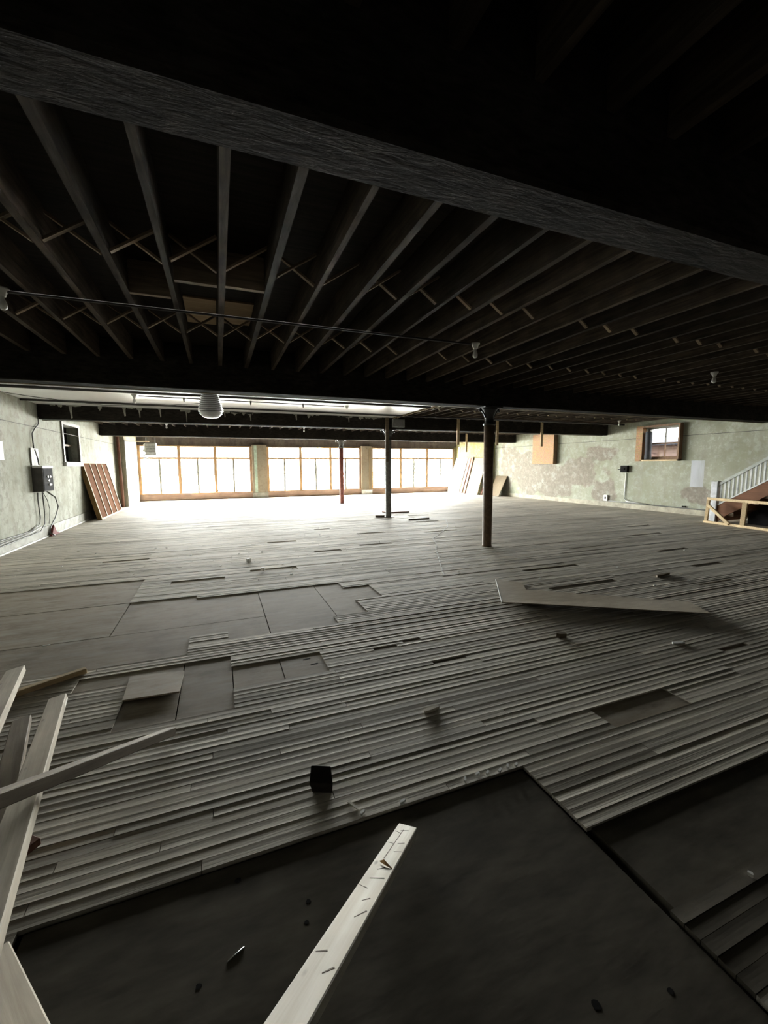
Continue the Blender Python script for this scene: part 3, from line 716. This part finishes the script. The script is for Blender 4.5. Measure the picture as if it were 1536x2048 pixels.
# fuse box
f = thing('fuse_box', (XL, 11.6, 1.05), 'grey steel fuse box with black open front on the left wall', 'fuse box')
B((XL, 11.34, 1.07), (XL + .20, 11.95, 1.60)).build('box_case', M['boxsteel'], f, bevel=.01)
fpn = B((XL + .20, 11.37, 1.09), (XL + .206, 11.92, 1.58)).build('fuse_panel', M['black'], f)
B((XL + .02, 11.35, 1.60), (XL + .21, 11.94, 1.64)).build('box_lid', M['lgrey'], f)
for k, (y, z) in enumerate(((11.58, 1.40), (11.62, 1.31), (11.66, 1.22), (11.72, 1.40), (11.74, 1.22))):
    MB().tube([(XL + .206, y, z), (XL + .225, y, z)], .022, 10).build('fuse', M['porcelain'], fpn)
b = B((XL, 11.34, 1.65), (XL + .03, 11.75, 2.03)).build('mounting_board', M['muntin']); tag(b, 'grey wooden mounting board above the fuse box', 'board')
pipe('conduit', [(XL + .03, 11.5, 2.03), (XL + .03, 11.5, 2.35), (XL + .03, 11.65, 2.46), (XL + .03, 11.9, 2.58), (XL + .03, 11.92, 2.75)], .014, M['cable'], 'thin conduit rising from the mounting board to the beam', 'conduit')
pipe('cable', [(XL + .05, 11.5, 2.0), (XL + .07, 11.55, 1.8), (XL + .06, 11.62, 1.665)], .014, M['cable'], 'short dark cable between mounting board and fuse box', 'cable')
def cable(pts, lab, r=.012): pipe('cable', pts, r, M['cable'], lab, 'cable', 'cables below the fuse box')
xw = XL + .045; XA, XB_, XC = XL + .05, XL + .08, XL + .11
cable([(xw, 11.45, 1.05), (xw, 11.42, .9), (xw, 11.46, .5), (xw, 11.4, .34), (xw, 10.9, .26), (xw, 9.5, .28), (xw, 7.5, .3)], 'cable dropping from the fuse box and running along the wall, highest of three')
xw = XB_
cable([(xw, 11.6, 1.05), (xw, 11.62, .6), (xw, 11.56, .32), (xw, 11.3, .2), (xw, 9.5, .18), (xw, 7.5, .2)], 'cable dropping from the fuse box and running along the wall, lowest of three')
xw = XC
cable([(xw, 11.8, 1.05), (xw + .02, 12.2, .9), (xw + .02, 12.35, .66), (xw + .02, 12.1, .42), (xw + .01, 11.8, .25), (xw + .01, 11.72, .1), (xw + .04, 11.9, .015)], 'thick cable looping out to the right below the fuse box', .016)
xw = XA
cable([(xw, 11.72, 1.05), (xw, 11.95, .85), (xw, 12.05, .62), (xw, 11.92, .3)], 'thin grey cable inside the loop below the fuse box', .007)
xw = XL + .095
cable([(xw, 11.35, .3), (xw, 10.6, .24), (xw, 9.3, .23), (xw, 7.5, .25)], 'cable running along the left wall, middle of three', .010)
o = MB().prism([(XL + .055, 11.85, 0), (XL + .055, 12.45, 0), (XL + .055, 12.2, .08), (XL + .055, 12.05, .26)], (.05, 0, 0)).build('red_rag', M['red'], bevel=.01); tag(o, 'dark red rag heaped against the left baseboard', 'rag')
o = B((XL, 9.7, 1.75), (XL + .006, 10.14, 2.1)).build('wall_paper_sheet', M['paper']); tag(o, 'white paper sheet on the left wall at the edge of the picture', 'paper')

# ================================================================== RIGHT WALL THINGS
o = thing('boarded_window', (XR, 15.15, 1.65), 'orange strand-board panel boarding up a window in the right wall', 'panel')
B((XR - .22, 14.52, 1.64), (XR - .20, 15.84, 2.98)).build('strand_board', M['osb'], o)
for a, b, c, d in ((14.52, 14.56, 1.64, 2.98), (15.8, 15.84, 1.64, 2.98), (14.56, 15.8, 1.64, 1.68), (14.56, 15.8, 2.94, 2.98)):
    B((XR - .20, a, c), (XR, b, d)).build('box_side', M['wframe_d'], o)
s = thing('switch_box', (XR, 11.1, 1.3), 'dark brown switch box on the right wall', 'switch')
B((XR - .12, 10.98, 1.32), (XR, 11.26, 1.56)).build('box_case', M['black'], s, bevel=.01); MB().tube([(XR - .12, 11.1, 1.44), (XR - .15, 11.1, 1.44)], .03, 10).build('knob', M['black'], s)
MB().tube([(XR - .06, 11.26, 1.42), (XR - .06, 11.4, 1.42)], .015, 8).build('lever', M['black'], s)
pipe('conduit', [(XR - .03, 11.08, 1.32), (XR - .03, 11.1, .5), (XR - .04, 11.08, .35), (XR - .08, 10.95, .26), (XR - .085, 10.2, .22)], .018, M['lgrey'], 'pale conduit dropping from the switch box to the baseboard', 'conduit')
pipe('cable', [(XR - .045, 11.75, .22), (XR - .045, 10.3, .2), (XR - .045, 8.4, .19), (XR - .045, 7.6, .18)], .016, M['cable'], 'dark cable along the top of the right baseboard', 'cable')
o = thing('outlet', (XR, 11.88, .2), 'white outlet box low on the right wall', 'outlet')
B((XR - .07, 11.8, .21), (XR, 11.96, .44)).build('outlet_box', M['porcelain'], o, bevel=.008); B((XR - .075, 11.85, .28), (XR - .07, 11.91, .37)).build('socket', M['black'], o)
o = B((XR - .05, 8.9, .215), (XR - .001, 9.0, .26)).build('cable_box', M['black']); tag(o, 'small black cable box on the right baseboard', 'box')

# boards leaning in the corner
def leaning(name, y0, y1, zt, xf, th, mat, label, tilt=0.0):
    xw_ = XRI - .035
    d = Vector((xw_ - xf, 0, zt)).normalized(); n_ = Vector((-d.z, 0, d.x))
    o = MB().prism([(xf, y0, .01), (xf, y1, .01), (xw_ - th, y1 + tilt, zt), (xw_ - th, y0 + tilt, zt)], (th * .95, 0, -th * .2)).build(name, mat, bevel=.004)
    return tag(o, label, 'board', 'boards leaning in the corner')
leaning('leaning_board', 21.1, 22.4, 2.04, 12.98, .03, M['whiteboard'], 'white panel leaning in the corner, nearest the window')
leaning('leaning_board', 20.78, 21.02, 2.02, 13.0, .04, M['redbrown'], 'dark red-brown board leaning beside the white panel')
leaning('leaning_board', 20.5, 20.7, 2.06, 13.02, .045, M['redbrown'], 'dark red-brown board leaning beside the pale panel')
leaning('leaning_board', 19.25, 20.4, 2.02, 13.02, .03, M['pale'], 'tall pale wooden panel leaning in the corner behind the brown column')
leaning('leaning_board', 18.75 + .32, 19.2, 1.05, 13.15, .03, M['redbrown'], 'narrow dark board leaning beside the short tan panel')
leaning('leaning_board', 18.2 + .85, 18.2 + .86, 1.0, 13.2, .01, M['pale'], 'thin tan strip leaning at the end of the yellow wall')
o = MB().prism([(13.36, 17.85, .01), (13.36, 18.75, .01), (XR - .05, 18.75, 1.05), (XR - .05, 17.85, 1.05)], (.03, 0, -.01)).build('leaning_board', M['pale'], bevel=.003); tag(o, 'short tan panel leaning by the end of the yellow wall', 'board', 'boards leaning in the corner')

# ================================================================== STAIRS
SX = 12.75; slope = .655
st = thing('staircase', (SX, 7.4, 0), 'straight staircase with red-brown stringer and pale balusters at the right', 'staircase')
def sz(y, z0): return z0 + (7.36 - y) * slope
ye = 3.3
poly = [(SX, 7.30, .0), (SX, 7.36, .43), (SX, ye, sz(ye, .43)), (SX, ye, sz(ye, .10)), (SX, 7.15, .16)]
MB().prism([(SX - .02, y, z) for _, y, z in poly], (.045, 0, 0)).build('stringer', M['stringer'], st)
MB().prism([(XR - .075, y, z) for _, y, z in poly], (.045, 0, 0)).build('stringer', M['stringer'], st)
MB().bar((SX, 7.36, .445), (SX, ye, sz(ye, .445)), .06, .03).build('stringer_cap', M['stairpaint'], st)
nst = 14
for k in range(nst):
    y = 7.2 - k * .27; z = .2 + k * .177
    B((SX + .025, y - .28, z), (XR - .075, y + .02, z + .03)).build('tread', M['tread'], st); B((SX + .025, y - .015, z - .15), (XR - .075, y, z)).build('riser', M['stringer'], st)
nw = B((SX - .07, 7.31, 0), (SX + .08, 7.47, 1.11)).build('newel_post', M['newel'], st, bevel=.005); B((SX - .085, 7.295, 1.11), (SX + .095, 7.485, 1.135)).build('newel_cap', M['rail'], nw)
MB().bar((SX, 7.33, 1.03), (SX, ye, 1.03 + (7.33-ye)*slope), .07, .07).build('handrail', M['rail'], st)
bal = MB().box((-.019, -.019, 0), (.019, .019, .53)).mesh('baluster'); bal.materials.append(M['stairpaint'])
k = 0; y = 7.25
while y > ye:
    link_copy(bal, 'baluster', (SX, y, sz(y, .45)), st); y -= .095
B((SX + .1, 6.0, 0), (SX + .2, 6.1, .9)).build('under_post', M['wframe_d'], st)
MB().prism([(SX + .35, 6.75, .0), (SX + .35, 6.75, .28), (SX + .35, ye, sz(ye, -.1)), (SX + .35, ye, 0)], (.02, 0, 0)).build('dark_void_sheet', M['black'], st)  # black sheet stands in for the unlit void under the stairs
# pine frame in front of the stairs
fr_ = thing('pine_frame', (12.35, 6.7, 0), 'open frame of fresh pine battens standing before the staircase', 'frame')
A = Vector((12.41, 7.40, 0)); Bq = Vector((12.10, 5.55, 0)); ln = Vector((.05, 0, .68))
def fp(t, s): return A + (Bq - A) * t + ln * s
def batten(p, q, nm='batten', w=.07, hh=.06): MB().bar(p, q, w, hh, (1, .1, 0)).build(nm, M['fresh'], fr_, bevel=.003)
batten(fp(-.01, .035) + Vector((0, 0, 0)), fp(1.01, .035), 'bottom_rail'); batten(fp(.0, .97), fp(1.0, .97), 'top_rail')
for t in (.02, .53, .97): batten(fp(t, .07), fp(t, .94), 'upright', .10 if t == .53 else .07)
batten(fp(.03, .72) - Vector((.03, 0, 0)), fp(.36, .06) - Vector((.03, 0, 0)), 'brace')
for t in (.02, .97):
    for s_ in (.035, .97):
        p = fp(t, s_); MB().bar(p, p + Vector((.17, .03, 0)), .045, .045).build('return_batten', M['fresh'], fr_)

# ================================================================== LUMBER IN THE FOREGROUND
def at(px, py, z):
    d = Fv + Rv * ((px - 768) / FPX) + Uv * ((1024 - py) / FPX); t = (z - CAMH) / d.z
    return Vector((0, 0, CAMH)) + d * t
def board(name, p, q, w, th, mat, label, cat='board', up=(0, 0, 1), group='loose lumber at the lower left', bev=.003):
    """board whose local x axis runs from p to q (so the grain follows it)"""
    p, q = Vector(p), Vector(q); d = (q - p).normalized(); r_ = d.cross(Vector(up)).normalized(); u_ = r_.cross(d); L = (q - p).length
    me = B((0, -w/2, -th/2), (L, w/2, th/2)).mesh(name); me.materials.append(mat)
    o = bpy.data.objects.new(name, me); COL.objects.link(o)
    mm = Matrix((d, -r_, u_)).transposed().to_4x4(); mm.translation = p; o.matrix_world = mm
    bv = o.modifiers.new('bevel', 'BEVEL'); bv.width = bev; bv.segments = 1
    return tag(o, label, cat, group)
p0 = at(815, 1660, .022); p1 = at(575, 2060, .47); p1 = p0 + (p1 - p0) * 1.35
wl_ = board('white_batten', p0, p1, .082, .036, M['lumber'], 'white knotty board sloping up from the floor at the bottom centre', group=None)
ax = (p1 - p0).normalized(); sd = ax.cross(Vector((0, 0, 1))).normalized(); nz = sd.cross(ax)
for t, v, L, w_, rz in ((.05, .0, .035, .005, .5), (.075, .02, .03, .005, -.3), (.15, -.015, .03, .006, .7), (.165, .022, .022, .005, .1), (.21, -.02, .03, .006, .5), (.33, .0, .035, .008, .9), (.385, -.005, .05, .010, .5),
                       (.44, .02, .03, .006, -.2), (.49, -.01, .03, .007, .9), (.55, -.018, .05, .008, 1.1), (.70, .02, .03, .014, .6), (.74, -.02, .035, .012, 1.0)):
    c0 = p0 + ax * (t * 1.25) + sd * v + nz * .0181; dd = ax * math.sin(rz) + sd * math.cos(rz)
    MB().bar(c0 - dd*L/2, c0 + dd*L/2, w_*.45, .0012, nz, w2=w_*.15).build('knot', M['knot'])
kb = [o for o in COL.objects if o.name.split('.')[0] == 'knot' and o.parent is None]
MB().bar(p0 + ax*.06 + nz*.0181 + sd*.006, p0 + ax*.34 + nz*.0181 + sd*.012, .0022, .0012, nz).build('crack', M['knot'])
kb.append(COL.objects['crack'])
for o in kb: o.parent = wl_; o.matrix_parent_inverse = wl_.matrix_world.inverted()
# dry leaf on it
q = p0 + (p1 - p0) * .245 + Vector((-.02, 0, .03))
o = MB().prism([q, q + Vector((.012, -.025, .004)), q + Vector((.03, -.045, .002)), q + Vector((.012, -.012, .012))], (.0, .002, .002)).build('dry_leaf', M['leaf']); tag(o, 'small curled dry leaf lying on the white board', 'leaf')

board('lumber_board', at(32, 1342, .42), at(-120, 1640, .78), .085, .036, M['lumber2'], 'pale board at the left edge, its far tip highest of the pile', up=(-.12, 0, 1))
lb2 = board('lumber_board', at(116, 1398, .26), at(-60, 1940, .58), .085, .036, M['lumber2'], 'pale splintered board crossing under the brown stick at the left', up=(-.12, 0, 1))
spl = board('splinter', at(133, 1396, .265), at(112, 1470, .315), .012, .016, M['lumber'], 'long pale splinter on the edge', 'splinter')
for kk in ('category', 'group'): del spl[kk]
spl.parent = lb2; spl.matrix_parent_inverse = lb2.matrix_world.inverted()
board('lumber_board', at(44, 1441, .14), at(-20, 1720, .34), .085, .034, M['lumber3'], 'grey-brown board between the two pale boards at the left', up=(-.1, 0, 1))
board('brown_stick', at(343, 1463, .03), at(-40, 1613, .66), .05, .045, M['lumber3'], 'brown square stick lying across the pale boards at the left', 'stick')
board('tan_stick', at(172, 1340, .022), at(10, 1394, .022), .045, .04, M['fresh'], 'tan square stick lying on the floor behind the lumber pile', 'stick')
board('dark_board', at(56, 1672, .14), at(-80, 1775, .14), .15, .03, M['redbrown'], 'dark board end poking out under the pale boards')
board('lumber_board', at(8, 1720, .24), at(-30, 1900, .24), .06, .03, M['lumber'], 'narrow pale board lowest at the left edge, under the others')
board('lumber_board', at(-30, 1930, .45), at(40, 2130, .62), .09, .035, M['lumber2'], 'blurred grey board in the bottom left corner')
# stack outside the frame that carries them
sp = thing('timber_stack', (-1.75, 2.3, 0), 'low stack of dark timbers outside the left edge of the picture', 'stack')
for k in range(4):
    for j in range(2): B((-2.1 + j*.3, 1.0, .01 + k*.1), (-1.85 + j*.3, 3.4, .10 + k*.1)).build('timber', M['lumber3'], sp)

# L-shaped hardboard lying propped on the floor
pts = [(3.53, 4.72, .016), (2.93, 3.80, .05), (4.70, 2.67, .05), (4.99, 3.08, .012), (3.56, 4.14, .025), (3.75, 4.46, .012)]
o = MB().prism(pts, (0, 0, .009)).build('hardboard_offcut', M['hardboard']); tag(o, 'L-shaped brown hardboard offcut lying propped up on the floor', 'board')
for a, b in (((3.525, 4.722, .021), (2.926, 3.80, .055)),): MB().bar(a, b, .008, .012).build('raw_edge', M['paper'], o)
o = MB().prism([(3.2, 3.78, 0), (3.3, 3.72, 0), (3.36, 3.8, 0), (3.26, 3.86, 0)], (0, 0, .036)).build('wood_block', M['lumber3']); tag(o, 'small wood block hidden under the hardboard offcut', 'block')
# thin board on the subfloor patch
o = MB().prism([(-.70, 3.56, -.007), (-.68, 3.17, .008), (-.325, 3.15, .008), (-.32, 3.50, -.007)], (0, 0, .012)).build('plywood_scrap', M['sub']); tag(o, 'thin square plywood scrap lying in the floor patch at the left', 'board')
# block with long shadow
o = MB().add([(.36, 1.90, .0), (.45, 1.86, .0), (.46, 1.93, .0), (.38, 1.96, .0), (.345, 1.90, .055), (.455, 1.86, .05), (.465, 1.94, .085), (.37, 1.97, .095)],
             [(0,3,2,1),(4,5,6,7),(0,1,5,4),(1,2,6,5),(2,3,7,6),(3,0,4,7)]).build('dark_block', M['darkwood'], bevel=.003); tag(o, 'dark wood block standing on the strips near the white board', 'block')
def chip(px, py, L, w, h, rz, mat, label, name='wood_chip', cat='chip', group=None):
    p = at(px, py, 0); c, s_ = math.cos(rz), math.sin(rz)
    ring = [(-L/2, -w/2), (-L*.1, -w*.6), (L/2, -w*.3), (L*.4, w/2), (-L*.4, w*.45)]
    o = MB().prism([(p.x + x*c - y*s_, p.y + x*s_ + y*c, .002) for x, y in ring], (0, 0, h)).build(name, mat); return tag(o, label, cat, group)
chip(862, 1422, .12, .03, .02, .1, M['lumber2'], 'pale wood chip in the middle of the strips'); chip(1122, 1274, .09, .05, .04, -.6, M['lumber3'], 'small brown lump below the hardboard offcut')
chip(1356, 1287, .12, .03, .012, -.3, M['paper'], 'white paper scrap on the floor at the right', 'paper_scrap', 'paper'); chip(1325, 1152, .32, .04, .03, .1, M['pale'], 'long pale sliver behind the hardboard offcut', 'wood_sliver', 'sliver')
chip(706, 1612, .012, .07, .006, .5, M['lumber'], 'pale splinter on the edge of the large bare panel', 'splinter', 'splinter'); chip(93, 1292, .06, .015, .008, .1, M['paper'], 'white sliver on the bare boards at the left', 'sliver', 'sliver')
chip(497, 1123, .07, .07, .05, .3, M['paper'], 'white plaster lump on the far strips, left of the middle', 'plaster_lump', 'lump'); chip(526, 1141, .06, .06, .05, .9, M['paper'], 'white plaster lump in the narrow far floor gap', 'plaster_lump', 'lump')
chip(1228, 1010, .8, .1, .02, 1.4, M['pale'], 'bent pale strip on the floor by the right wall', 'strip', 'strip'); chip(1500, 1752, .014, .018, .014, .3, M['paper'], 'tiny white pebble on the dark strips at the lower right', 'pebble', 'pebble')
chip(1248, 1203, .06, .04, .012, .4, M['paper'], 'white crumb near the right end of the hardboard offcut', 'crumb', 'crumb')
p = at(470, 1905, 0); o = MB().tube([(p.x - .025, p.y - .012, -.008), (p.x + .03, p.y + .012, -.007)], .0022, 6).build('nail', M['galv']); tag(o, 'steel nail lying on the large bare panel', 'nail')
for k, (px_, py_) in enumerate(((930, 1562), (955, 1550), (975, 1548), (1000, 1543), (1015, 1535), (1032, 1532), (805, 1606), (725, 1628))):
    chip(px_, py_, random.uniform(.015, .035), .012, .012, random.random(), M['paper'], 'white plaster crumb along the far edge of the large bare panel', 'crumb', 'crumb', 'crumbs along the bare panel')
rc = random.Random(5)
for k in range(34):
    px_, py_ = rc.uniform(120, 1400), rc.uniform(1035, 1180)
    if py_ > 1150 and px_ < 780: py_ -= 60
    chip(px_, py_, rc.uniform(.02, .045), rc.uniform(.012, .025), rc.uniform(.005, .012), rc.random()*3, M['paper'], 'white plaster crumb scattered on the far floor strips', 'crumb', 'crumb', 'crumbs scattered on the far floor')
# debris around the middle column
o = MB().bar((4.55, 12.3, .03), (4.82, 12.2, .03), .12, .05).build('dark_offcut', M['lumber3']); tag(o, 'dark offcut lying against the foot of the grey column', 'offcut')
o = MB().tube([(5.25, 13.5, .01), (5.4, 13.1, .02), (6.1, 13.1, .015)], .02, 6).build('bent_stick', M['redbrown']); tag(o, 'thin bent red-brown stick on the floor right of the grey column', 'stick')
o = MB().bar((5.2, 11.2, .015), (5.9, 11.25, .015), .04, .03).build('dark_lath', M['lumber3']); tag(o, 'dark lath on the floor in front of the grey column', 'lath')
o = MB().tube([(4.82, 11.98, 1.0), (4.72, 11.9, 1.2), (4.5, 11.8, 1.3)], .005, 5).build('bent_wire', M['iron_brown']); tag(o, 'thin bent wire sticking out of the grey column', 'wire')
# chalk line on the strips
cl = [(6.2, 10.75), (5.6, 9.6), (5.05, 8.9), (4.35, 8.1), (4.1, 7.5), (3.8, 6.95), (3.45, 6.2), (2.98, 5.2)]
mb = MB()
for (xa, ya), (xb2, yb2) in zip(cl[:-1], cl[1:]):
    for q in range(4):
        t0, t1 = q/4, (q + .8)/4; j = random.uniform(-.012, .012)
        mb.bar((xa + (xb2-xa)*t0 + j, ya + (yb2-ya)*t0, .0035), (xa + (xb2-xa)*t1 - j, ya + (yb2-ya)*t1, .0035), .018, .003)
tag(mb.build('chalk_line', M['chalk']), 'thin broken white chalk line wandering over the floor strips', 'line')

# ================================================================== OUTSIDE
o = B((-60, YW + .32, -.25), (80, YW + 3.2, -.12)).build('pavement', M['concrete']); struct(o, 'pale pavement outside the shop windows', 'pavement')
o = B((-60, YW + 3.2, -.4), (80, YW + 14, -.25)).build('street', M['asphalt']); struct(o, 'street outside the shop windows', 'street')
bld = thing('building', (3, YW + 30, -.3), 'pale building across the street seen through the shop windows', 'building')
B((-8, YW + 28, -.4), (6, YW + 38, 4.2)).build('facade', M['brick_far'], bld)
for k in range(5): B((-7 + k*2.6, YW + 27.95, .6), (-5.4 + k*2.6, YW + 28, 2.4)).build('window', M['darkglass'], bld)
ho = thing('neighbour_house', (17.5, 9.5, 0), 'pink sided house with blue-grey roof outside the right wall window', 'house')
B((15.46, 2, -.5), (20, 18, 2.33)).build('house_wall', M['siding'], ho)
for k in range(13): MB().prism([(15.46, 2, .6 + k*.13), (15.435, 2, .6 + k*.13), (15.455, 2, .6 + k*.13 + .128), (15.46, 2, .6 + k*.13 + .128)], (0, 16, 0)).build('siding_board', M['siding'], ho)
MB().prism([(15.3, 1.6, 2.31), (15.3, 1.6, 2.36), (17.8, 1.6, 2.72), (20.2, 1.6, 2.36), (20.2, 1.6, 2.31)], (0, 17, 0)).build('roof', M['roof'], ho)
o = B((XR + .35, -20, -.45), (60, YW + .3, -.3)).build('yard', M['concrete']); struct(o, 'yard beside the building', 'ground')
